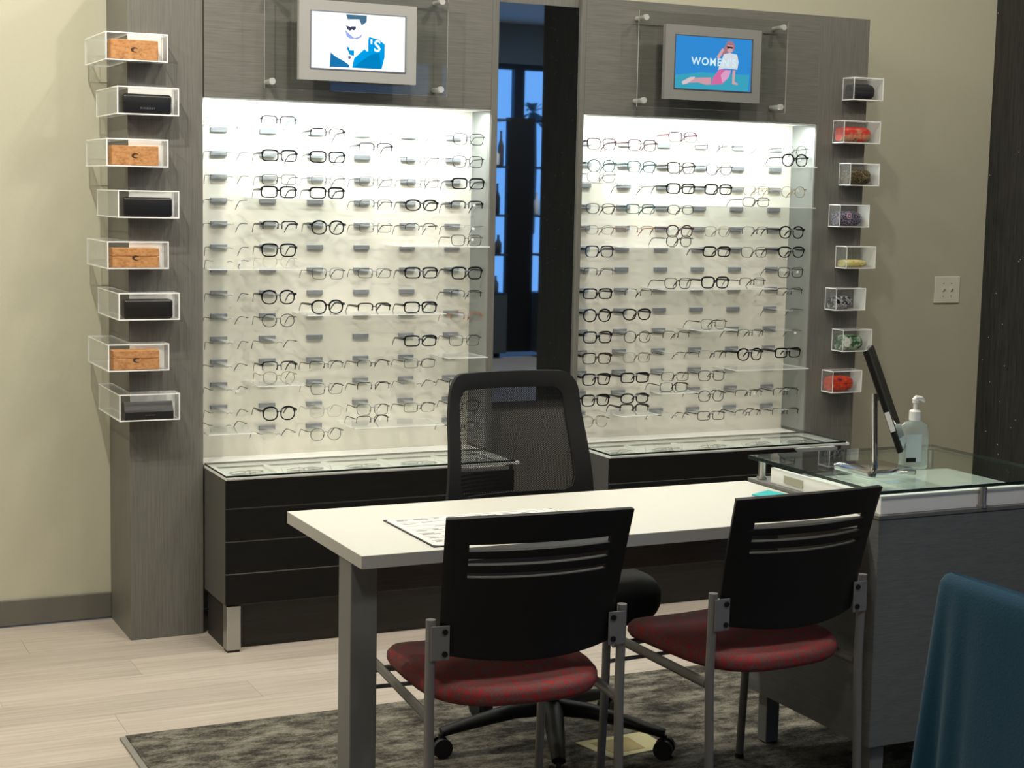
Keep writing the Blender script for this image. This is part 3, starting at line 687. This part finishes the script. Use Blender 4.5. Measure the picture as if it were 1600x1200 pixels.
pad_m = mat('calendar_pad_white', (.72, .72, .70), .5)
t = thing('desk_pad', 'white printed desk pad with black edge lying on the table', 'desk pad', (1.68, 3.595, TZ))
bm = new(); box(bm, -.235, .235, -.165, .165, .0002, .0025); obj('backing', bm, black_plastic, t)
def rrect(w_, h_, r_, n=5):
    out = []
    for cx, cy, a0 in ((w_-r_, h_-r_, 0), (-w_+r_, h_-r_, 90), (-w_+r_, -h_+r_, 180), (w_-r_, -h_+r_, 270)):
        for i in range(n+1): a = R(a0+90*i/n); out.append((cx+r_*math.cos(a), cy+r_*math.sin(a)))
    return out
bm = new(); prism(bm, rrect(.231, .161, .015), 'z', .0026, .0036); obj('sheet', bm, pad_m, t)
bm = new(); random.seed(3)
for r0 in range(7):
    yy = .135-r0*.042; x = -.21
    box(bm, -.215, .215, yy+.012, yy+.0132, .0037, .0039)
    while x < .2:
        w2 = random.uniform(.02, .05)
        if random.random() < .8: box(bm, x, x+w2, yy-.006, yy-.001, .0037, .0039)
        if random.random() < .5: box(bm, x, x+w2*.7, yy+.003, yy+.007, .0037, .0039)
        x += w2+.018
obj('printed_lines', bm, mat('grey_print', (.16, .16, .17), .7), t)
bm = new(); prism(bm, [(2.535, 3.745), (2.548, 3.682), (2.632, 3.722), (2.618, 3.788)], 'z', TZ+.0005, TZ+.004)
tag(obj('sticky_note', bm, mat('teal_paper', (.02, .42, .44), .7)), 'small teal paper note on the table beside the glass counter', 'note')

# ------------------------------------------------------------------ glass-topped counter at the table's end
CX0, CX1, CY0, CY1 = 2.662, 3.33, 3.345, 3.948
t = thing('glass_counter', 'dark grey counter with glass top over white trays beside the table', 'counter', ((CX0+CX1)/2, (CY0+CY1)/2, 0))
bm = new(); box(bm, CX0, CX1, CY0, CY1, ZKB, .779, .0015, 1); P('body', bm, desk_lam)
bm = new(); box(bm, CX0-.004, CX1+.004, CY0-.004, CY1+.004, .7795, .790, .001, 1); P('top_board', bm, mat('grey_top_board', (.14, .14, .135), .4))
bm = new(); box(bm, CX0, CX1, CY0+.09, CY1, .014, ZKB-.001); 
for lx in (CX0+.03, CX1-.07):
    for ly in (CY0+.03, CY1-.09):
        b2 = new(); box(b2, lx, lx+.045, ly, ly+.045, .0125, ZKB-.001, .002, 1); P('leg', b2, leg_m)
bm.free()
bm = new(); box(bm, CX0+.012, CX0+.34, CY0+.012, CY0+.03, .7905, .838); P('tray_front', bm, tray_white)
bm = new(); box(bm, CX0+.352, CX1-.012, CY0+.012, CY0+.03, .7905, .838); P('tray_front', bm, tray_white)
bm = new(); box(bm, CX0+.012, CX0+.024, CY0+.031, CY1-.09, .7905, .834); sd = P('tray_side', bm, tray_white)
bm = new(); box(bm, CX0+.009, CX0+.0118, 3.70, 3.79, .800, .822); obj('label_holder', bm, mat('taupe_label', (.42, .39, .31), .5), sd)
bm = new(); box(bm, CX0+.025, CX1-.012, CY0+.031, CY1-.09, .7905, .797); P('tray_floor', bm, tray_white)
bm = new(); box(bm, CX0+.30, CX0+.312, CY0+.031, CY1-.09, .7975, .832); P('tray_divider', bm, tray_white)
for px, py in ((CX0+.022, CY1-.03), (CX1-.03, CY1-.03), (CX0+.345, CY0+.005), (CX1-.03, CY0+.04)):
    bm = new(); cyl(bm, (px, py, .7905), (px, py, .846), .011, 16); cyl(bm, (px, py, .7903), (px, py, .797), .015, 16); P('post', bm, steel, smooth=40)
bm = new(); box(bm, CX0-.004, CX1+.004, CY0-.006, CY1+.006, .8465, .8565, .0006, 1)
for f in bm.faces:
    if abs(f.normal.z) < .5: f.material_index = 1
P('glass_top', bm, [thin_glass('green_plate_glass', (.90, .96, .94)), glass_edge])
GZ = .857
# counter mirror
t = thing('counter_mirror', 'tilting dark framed mirror on chrome stand on the glass counter', 'mirror', (2.828, 3.585, GZ))
bm = new(); loft(bm, [[Vector((p[0], p[1], z)) for p in rrect(a, b, .02)] for a, b, z in ((.080, .088, .0005), (.082, .090, .004), (.082, .090, .014), (.072, .080, .020))]); obj('base', bm, chrome, t, smooth=30)
bm = new(); cyl(bm, (-.028, -.035, .0205), (-.040, -.035, .225), .0085, 16); obj('pole', bm, chrome, t, smooth=40)
# plate almost edge-on to the viewer, leaning to the right
vd = Vector((2.815, 3.585, 0)).normalized(); sd = Vector((vd.y, -vd.x, 0))
pl = obj('mirror_frame', box(new(), -.008, .008, -.085, .085, -.145, .145, .002, 1), mat('dark_mirror_frame', (.020, .019, .017), .35, .3), t)
az = math.atan2(sd.y, sd.x)
pl.rotation_euler = Matrix.Rotation(az+R(2), 3, 'Z').to_euler(); 
M3 = Matrix.Rotation(az-R(4), 3, 'Z') @ Matrix.Rotation(R(-21), 3, 'Y')
pl.rotation_euler = M3.to_euler(); pl.location = (-.012, -.046, .212)
bm = new(); box(bm, .0083, .0095, -.078, .078, -.138, .138); obj('mirror_plate', bm, mirror_m, pl)
bm = new(); box(bm, -.006, .0075, -.0862, -.0853, -.085, -.030); obj('white_sticker', bm, tag_m, pl)
bm = new(); cyl(bm, (-.040, -.035, .212), (-.016, -.045, .212), .007, 12); obj('pivot', bm, chrome, t)
# hand sanitiser
t = thing('pump_bottle', 'clear hand sanitizer bottle with white pump on the glass counter', 'bottle', (2.972, 3.60, GZ), R(-12))
def rr_ring(w_, d_, z, r_): return [Vector((p[0], p[1], z)) for p in rrect(w_, d_, r_, 4)]
bm = new(); loft(bm, [rr_ring(.034, .020, .0005, .012), rr_ring(.038, .023, .006, .014), rr_ring(.039, .024, .10, .015), rr_ring(.036, .022, .122, .015), rr_ring(.024, .016, .132, .012), rr_ring(.013, .013, .136, .0125)])
obj('bottle_body', bm, haze_glass('sanitizer_gel', (.90, .95, .95), (.75, .85, .86), .16), t, smooth=40)
bm = new(); lathe(bm, [(.0135, .1365), (.0165, .137), (.0165, .162), (.013, .166), (.006, .167), (.0055, .185), (.009, .186), (.009, .194), (.004, .197)], n=20); obj('pump_collar', bm, mat('white_pump_plastic', (.80, .80, .78), .35), t, smooth=40)
bm = new(); tube(bm, [(-.006, 0, .192), (.002, 0, .200), (.018, 0, .198), (.027, 0, .189)], [.007, .0075, .006, .0035], 10); obj('pump_spout', bm, MATS['white_pump_plastic'], t, smooth=50)
bm = new(); box(bm, -.034, .012, -.0252, -.0246, .022, .100); lb = obj('label', bm, mat('pale_blue_label', (.55, .64, .66), .5), t)
bm = new(); box(bm, -.034, -.004, -.0258, -.0253, .022, .034); obj('label_bar', bm, black_gap, lb)

# ------------------------------------------------------------------ switch
t = thing('light_switch', 'white double toggle switch plate on the beige wall', 'switch', (5.097, YW, 1.199))
obj('plate', box(new(), -.074, .074, -.007, -.0003, -.062, .062, .003, 2), mat('ivory_plastic', (.80, .78, .68), .4), t)
for x in (-.023, .023):
    bm = new(); prism(bm, [(-.0072, -.010), (-.0072, .010), (-.018, .012), (-.018, .004)], 'x', x-.005, x+.005); obj('toggle', bm, MATS['ivory_plastic'], t)
    for z in (-.03, .03):
        bm = new(); cyl(bm, (x, -.0071, z), (x, -.0085, z), .0028, 8); obj('screw', bm, steel, t)

# ------------------------------------------------------------------ rug, paper
t = thing('rug', 'mottled dark grey rug under the table and chairs', 'rug', (2.2, 3.2, 0))
bm = new(); box(bm, .985, 4.6, 1.6, 4.628, .0005, .0095); P('pile', bm, rug_m)
bm = new(); box(bm, .967, .9848, 1.6, 4.628, .0005, .0065); P('edge_trim', bm, rug_edge)
t = thing('paper_packet', 'yellow paper packet in plastic sleeve lying on the rug', 'packet', (2.29, 4.0, .0097))
bm = new(); prism(bm, [(-.115, .075), (-.08, -.085), (.12, -.06), (.118, .085)], 'z', 0, .002); obj('paper', bm, mat('pale_yellow_paper', (.58, .53, .28), .6), t)
bm = new(); prism(bm, [(-.08, .05), (-.055, -.055), (.05, -.045), (.05, .06)], 'z', .0022, .003); obj('printed_patch', bm, mat('ochre_print', (.36, .28, .10), .6), t)

# ------------------------------------------------------------------ guest chairs
def guest_chair(label, xl, yl, ang):
    # origin midway between the rear posts; local +y towards the table
    W = .238
    c = Vector((xl, yl, 0))+Vector((math.cos(ang)*W, math.sin(ang)*W, 0))
    t = thing('guest_chair', label, 'chair', (c.x, c.y, .0098), ang, 'guest chairs at the table')
    for s in (-1, 1):
        bm = new(); tube(bm, [(s*W, -.02, .004), (s*W, 0, .42), (s*W, -.004, .638)], .0115, 14); lg = obj('rear_leg', bm, grey_metal, t, smooth=40)
        bm = new(); cyl(bm, (s*W, -.0201, 0), (s*W, -.02, .012), .013, 12); obj('foot_cap', bm, rubber, lg)
        bm = new(); tube(bm, [(s*W, .475, .004), (s*W, .46, .30), (s*W, .46, .455)], .0115, 14); lg = obj('front_leg', bm, grey_metal, t, smooth=40)
        bm = new(); cyl(bm, (s*W, .4752, 0), (s*W, .475, .012), .013, 12); obj('foot_cap', bm, rubber, lg)
        bm = new(); tube(bm, [(s*W, .012, .408), (s*W, .448, .424)], .014, 10, .008); obj('side_rail', bm, grey_metal, t, smooth=40)
        bm = new(); box(bm, min(s*.242, s*.197), max(s*.242, s*.197), -.019, -.0155, .545, .625, .003, 2); pl = obj('bracket_plate', bm, grey_metal, t)
        for z in (.560, .611):
            bm = new(); cyl(bm, (s*.209, -.0195, z), (s*.209, -.0235, z), .0065, 12); obj('bolt', bm, black_plastic, pl, smooth=40)
    bm = new(); tube(bm, [(-W, .46, .345), (W, .46, .345)], .006, 10); obj('stretcher', bm, grey_metal, t, smooth=40)
    bm = new(); tube(bm, [(-W, .43, .40), (W, .43, .40)], .009, 10); obj('front_rail', bm, grey_metal, t, smooth=40)
    # seat: padded, rounded, rolled edges
    bm = new(); N = 40; rings = []
    def sq(t_, a, b, p): c_, s_ = math.cos(t_), math.sin(t_); return (a*math.copysign(abs(c_)**(2/p), c_), b*math.copysign(abs(s_)**(2/p), s_))
    for sc, z in ((.90, .420), (.97, .422), (1.0, .434), (.995, .449), (.95, .462), (.80, .470), (.5, .473), (.1, .474)):
        rr0 = []
        for i in range(N):
            x, y0 = sq(2*math.pi*i/N, .230*sc, .240*sc, 3.8)
            rear = max(0, -y0/.235); x *= 1-.05*rear**2
            rr0.append(Vector((x, .225+y0*(1.02), z+.012*(abs(x)/.22)**2*(1 if sc > .4 else 0)-.010*max(0, y0/.235)**3)))
        rings.append(rr0)
    loft(bm, rings); obj('seat', bm, red_m, t, smooth=60)
    # back shell with three slots, curved round the sitter
    bm = new(); NX, NZ = 26, 34; zlo, zhi = .552, .878
    def hw(v): return .213+.017*v-.004*(max(0, .10-v)/.10)**2
    slots = [(.765, .812), (.665, .712), (.575, .612)]
    def sh(u, v):
        x = u*hw(v); z = zlo+(zhi-zlo)*v
        z += -.016*(1-u*u)*(1-v)**2+.010*(1-u*u)*v**3
        yy = -.050*(1-u*u)+.012-.075*v**1.3-.008
        return Vector((x, yy, z))
    us = [-1+2*i/NX for i in range(NX+1)]
    vs = sorted(set([i/NZ for i in range(NZ+1)]+[q for s_ in slots for q in s_]))
    vs = [v for i, v in enumerate(vs) if i == 0 or v-vs[i-1] > .004 or any(v in s_ for s_ in slots)]
    grid = [[bm.verts.new(sh(u, v)) for u in us] for v in vs]
    for i in range(len(vs)-1):
        vm = (vs[i]+vs[i+1])/2
        for k in range(NX):
            um = (us[k]+us[k+1])/2
            if abs(um) < .80 and any(a < vm < b for a, b in slots): continue
            bm.faces.new((grid[i][k], grid[i][k+1], grid[i+1][k+1], grid[i+1][k]))
    for v in [v for v in bm.verts if not v.link_faces]: bm.verts.remove(v)
    sb = obj('backrest', bm, black_plastic, t, smooth=60)
    md = sb.modifiers.new('thick', 'SOLIDIFY'); md.thickness = .012; md.offset = 1
    md = sb.modifiers.new('soft', 'BEVEL'); md.width = .003; md.segments = 2; md.limit_method = 'ANGLE'
    return t
guest_chair('black backed guest chair with red seat near the table\'s free corner', 1.385, 3.302, R(-3.5))
guest_chair('black backed guest chair with red seat near the glass counter', 2.119, 3.284, R(4.3))

# ------------------------------------------------------------------ task chair
t = thing('task_chair', 'black mesh-back office chair on five-star base behind the table', 'chair', (2.100, 4.09, .0098), R(3))
bm = new(); lathe(bm, [(.028, .085), (.034, .09), (.034, .12), (.026, .14), (.026, .28), (.016, .281), (.016, .40)], n=18); obj('gas_column', bm, black_plastic, t, smooth=40)
for k in range(5):
    a = R(172+72*k); d = Vector((math.cos(a), math.sin(a), 0))
    bm = new(); tube(bm, [d*.02+Vector((0, 0, .115)), d*.12+Vector((0, 0, .112)), d*.25+Vector((0, 0, .088)), d*.335+Vector((0, 0, .070))], [.026, .022, .017, .013], 10, [.034, .030, .024, .020]); ar = obj('base_arm', bm, black_plastic, t, smooth=50)
    s = Vector((-d.y, d.x, 0)); q = d*.335
    bm = new()
    for e in (-1, 1): cyl(bm, q+s*(e*.010)+Vector((0, 0, .0285)), q+s*(e*.026)+Vector((0, 0, .0285)), .028, 16)
    cyl(bm, q+Vector((0, 0, .03)), q+Vector((0, 0, .066)), .008, 10)
    cyl(bm, q-s*.012+Vector((0, 0, .0285)), q+s*.012+Vector((0, 0, .0285)), .006, 8)
    obj('caster', bm, rubber, ar, smooth=40)
bm = new(); box(bm, -.11, .11, -.12, .12, .40, .432, .008, 2); obj('tilt_mechanism', bm, black_plastic, t)
bm = new(); rings = []
for sc, z in ((.85, .433), (.97, .44), (1, .46), (1, .49), (.96, .508), (.8, .518), (.1, .52)):
    rr0 = []
    for i in range(40):
        x, y0 = (lambda c_, s_: (.262*sc*math.copysign(abs(c_)**.62, c_), .25*sc*math.copysign(abs(s_)**.62, s_)))(math.cos(2*math.pi*i/40), math.sin(2*math.pi*i/40))
        rr0.append(Vector((x, y0-.03, z-.03*max(0, -y0/.25)**3)))
    rings.append(rr0)
loft(bm, rings); obj('seat', bm, black_fabric, t, smooth=60)
ZB0, ZB1 = .55, 1.062
def bk(u, v):
    hw_ = .262-.050*v
    return Vector((u*hw_, .275-.055*u*u+.03*math.sin(math.pi*min(1, v*1.3))*-1+.045*v, ZB0+(ZB1-ZB0)*v))
def bframe(u, v):  # superellipse-ish corners
    return bk(u, v)
outer, inner = [], []
def loop(uw, v0, v1, cr, n=6):
    pts = []
    for cu, cv, a0 in ((uw-cr, v1-cr*.55, 0), (-uw+cr, v1-cr*.55, 90), (-uw+cr, v0+cr*.55, 180), (uw-cr, v0+cr*.55, 270)):
        for i in range(n+1): a = R(a0+90*i/n); pts.append((cu+cr*math.cos(a), cv+cr*.55*math.sin(a)))
    out = []
    for i in range(len(pts)):   # subdivide long sides so the loop follows the curved back
        p, q = pts[i], pts[(i+1) % len(pts)]; m_ = max(1, int(math.hypot(p[0]-q[0], p[1]-q[1])/.12))
        for k in range(m_): out.append((p[0]+(q[0]-p[0])*k/m_, p[1]+(q[1]-p[1])*k/m_))
    return out
lo_, li_ = loop(1, 0, 1, .22), loop(.80, .30, .905, .14)
bm = new()
ov = [bk(u, v) for u, v in lo_]
# match inner loop points by angle
def closest(u, v):
    cu, cv = 0, .6; a = math.atan2((v-cv)*1.6, u-cu)
    return min(li_, key=lambda p: abs(((math.atan2((p[1]-cv)*1.6, p[0]-cu)-a+math.pi) % (2*math.pi))-math.pi))
iv = [bk(*closest(u, v)) for u, v in lo_]
mv_ = [(a+b)/2 for a, b in zip(ov, iv)]
nb = Vector((0, 1, 0))
rings = [[p+nb*.006 for p in iv], [p+nb*.010 for p in mv_], [p+nb*.008 for p in ov], [p-nb*.008 for p in ov], [p-nb*.009 for p in mv_], [p-nb*.006 for p in iv], [p+nb*.006 for p in iv]]
loft(bm, rings, caps=False); bmesh.ops.remove_doubles(bm, verts=bm.verts[:], dist=.0002); obj('back_frame', bm, black_fabric, t, smooth=60)
bm = new(); NU, NV = 46, 58   # woven mesh of crossing strands
def strand(pts, w_):
    a = [p+Vector((w_, 0, 0)) for p in pts]; b = [p-Vector((w_, 0, 0)) for p in pts]
    va = [bm.verts.new(p) for p in a]; vb = [bm.verts.new(p) for p in b]
    for i in range(len(pts)-1): bm.faces.new((va[i], va[i+1], vb[i+1], vb[i]))
U0, U1, V0, V1 = -.83, .83, .27, .925
for k in range(NU):
    for off in (0, 1):
        pts = []
        for i in range(NV+1):
            ph = .5-.5*math.cos(math.pi*(i+off))
            u = U0+(U1-U0)*(k+ph*.9+.05)/NU; v = V0+(V1-V0)*i/NV
            pts.append(bk(u, v)+nb*(.0008 if off else -.0008))
        strand(pts, .0016)
wv_ = obj('back_mesh', bm, black_plastic, t); wv_['kind'] = 'stuff'
bm = new(); tube(bm, [(0, .10, .415), (0, .27, .42), (0, .33, .50), (0, .315, .66)], [.02, .022, .022, .018], 10, [.035, .04, .045, .05]); obj('back_support', bm, black_plastic, t, smooth=50)
for s in (-1, 1):
    bm = new(); tube(bm, [(s*.20, .05, .425), (s*.285, .05, .44), (s*.30, .05, .56), (s*.29, .06, .66)], .014, 10, .02); ar = obj('armrest_post', bm, black_plastic, t, smooth=50)
    bm = new(); box(bm, s*.29-.035, s*.29+.035, -.08, .16, .661, .69, .010, 3); obj('arm_pad', bm, black_plastic, ar, smooth=50)

# ------------------------------------------------------------------ teal covered chair in the foreground
t = thing('covered_chair', 'teal fabric covered chair back with draped folds standing before the glass counter', 'chair', (2.30, 2.19, .0098))
bm = new(); rings = []; N = 120
zs = [(.882, .10), (.892, .35), (.886, .75), (.872, 1.0), (.84, 1.12), (.78, 1.22), (.68, 1.36), (.55, 1.55), (.42, 1.72), (.30, 1.85)]
for q, (z, k) in enumerate(zs):
    rr0 = []; fold = max(0, (.88-z))*1.0
    for i in range(N):
        a = 2*math.pi*i/N; c_, s_ = math.cos(a), math.sin(a)
        x = .030*k*math.copysign(abs(c_)**.8, c_); yy = (.215+.016*(.89-z)*5)*min(1, .84+.16*k)*math.copysign(abs(s_)**.45, s_)
        near_end = max(0, min(1, (yy-.05)/.17))
        f = fold*(.045*math.sin(yy*95+1.2)*near_end+.012*math.sin(yy*38))
        tilt = -.10*(.89-z)*0
        rr0.append(Vector((-.225+x-abs(x)*0+f*(-1 if c_ < 0 else .4)+tilt, yy+fold*.03*near_end, z-.035*(0 if yy > 0 else (yy/.215)**2*.2))))
    rings.append(rr0)
loft(bm, rings); obj('back_cover', bm, teal_m, t, smooth=70)
bm = new(); box(bm, -.17, .26, -.23, .23, .40, .47, .02, 3); obj('seat', bm, teal_m, t, smooth=50)
for sx in (-.20, .22):
    for sy in (-.19, .19):
        bm = new(); cyl(bm, (sx, sy, 0), (sx, sy, .40 if sx > 0 else .32), .014, 12); obj('leg', bm, grey_metal, t, smooth=40)

# ------------------------------------------------------------------ ceiling fixtures (above the frame)
def downlight(x, y, r_, label):
    t = thing('ceiling_downlight', label, 'ceiling light', (x, y, CEIL), 0, 'ceiling downlights')
    bm = new(); lathe(bm, [(r_, -.002), (r_+.025, -.002), (r_+.025, -.012), (r_+.004, -.03), (r_, -.03)], n=24); obj('trim_ring', bm, tray_white, t, smooth=40)
for x, y, _ in SPOTS: downlight(x, y, .06, 'round white ceiling downlight aimed at the display wall')
for x, y in ((1.75, 4.0), (2.75, 4.0)): downlight(x, y, .075, 'round white ceiling downlight above the table')
for x, y in ((.2, 1.0), (2.6, 1.3), (7.2, -1.6)): downlight(x, y, .26, 'large round ceiling light in the rear of the shop')  # ring nearest the window stand is added to house its fill lamp

# ------------------------------------------------------------------ what the mirror shows: display stand by the shop window, palm outside
t = thing('window_display_stand', 'tall dark display stand with glass shelves by the shop window', 'display stand', (6.97, -3.2, 0))
P = lambda nm, bm, m, **k: obj(nm, bm, m, t, world=True, **k)
bm = new(); box(bm, 6.83, 7.12, -3.22, -3.16, .05, 2.34); P('dark_panel', bm, black_plastic)
for sx0, sx1 in ((6.35, 6.80), (7.14, 7.55)):
    bm = new(); box(bm, sx0, sx1, -3.35, -3.05, .05, .62); P('base_cabinet', bm, mat('slate_base', (.06, .07, .08), .6))
    for z in (.62, 1.0, 1.38, 1.85, 2.30):
        bm = new(); box(bm, sx0, sx1, -3.35, -3.05, z, z+.02); P('shelf', bm, mat('dark_shelf', (.02, .025, .03), .4))
for lx in (6.75, 7.5):
    bm = new(); box(bm, lx, lx+.05, -3.25, -3.2, 0, .05); P('leg', bm, black_plastic)
for k, (x, z, h, r0, c) in enumerate([(6.62, .641, .22, .05, (.7, .7, .65)), (6.74, .641, .16, .03, (.1, .1, .12)), (6.66, 1.021, .24, .06, (.75, .75, .72)), (6.76, 1.021, .18, .035, (.05, .05, .06)), (6.64, 1.401, .2, .05, (.1, .2, .3)), (6.74, 1.401, .3, .03, (.03, .03, .03)), (6.68, 1.871, .2, .07, (.8, .8, .8)), (6.60, 1.871, .3, .04, (.5, .5, .5)), (6.77, 1.871, .34, .03, (.08, .08, .08)), (7.17, 1.401, .22, .03, (.7, .75, .8))]):
    bm = new(); lathe(bm, [(r0*.8, 0), (r0, .01), (r0, h*.55), (r0*.4, h*.75), (r0*.35, h*.95), (r0*.45, h)], n=16)
    o = obj('vase', bm, mat('vase_%d' % k, c, .3), smooth=50); o.location = (x, -3.2, z); tag(o, '%s vase on the %s shelf of the window display stand' % (['pale tall', 'small dark', 'cream', 'slim black', 'blue grey', 'black bottle shaped', 'wide white', 'grey', 'charcoal', 'pale blue'][k], ['lowest', 'lowest', 'second', 'second', 'third', 'third', 'top', 'top', 'top', 'third'][k]), 'vase', 'vases on the window display stand')
t = thing('palm_tree', 'distant palm tree outside the shop window', 'palm', (29.3, -48.7, 0))
bm = new(); tube(bm, [(0, 0, 0), (.1, 0, 2.6), (.05, 0, 4.9)], [.22, .17, .15], 10); obj('trunk', bm, mat('palm_trunk', (.05, .045, .04), .9), t)
random.seed(5)
for k in range(22):
    a = 2*math.pi*k/22+random.uniform(-.1, .1); el = random.uniform(-.5, 1.1); d = Vector((math.cos(a)*math.cos(el), math.sin(a)*math.cos(el), math.sin(el)))
    bm = new(); c0 = Vector((.05, 0, 4.9)); pts = [c0+d*s+Vector((0, 0, -.45*s*s)) for s in (.05, .3, .6, .85, 1.05)]
    sd_ = d.cross(Vector((0, 0, 1))).normalized()
    for i in range(4):
        w0 = [.05, .09, .11, .08, .02]
        f = [bm.verts.new(p) for p in (pts[i]+sd_*w0[i], pts[i]-sd_*w0[i], pts[i+1]-sd_*w0[i+1], pts[i+1]+sd_*w0[i+1])]; bm.faces.new(f)
    obj('frond', bm, mat('palm_frond', (.03, .05, .05), .8), t)
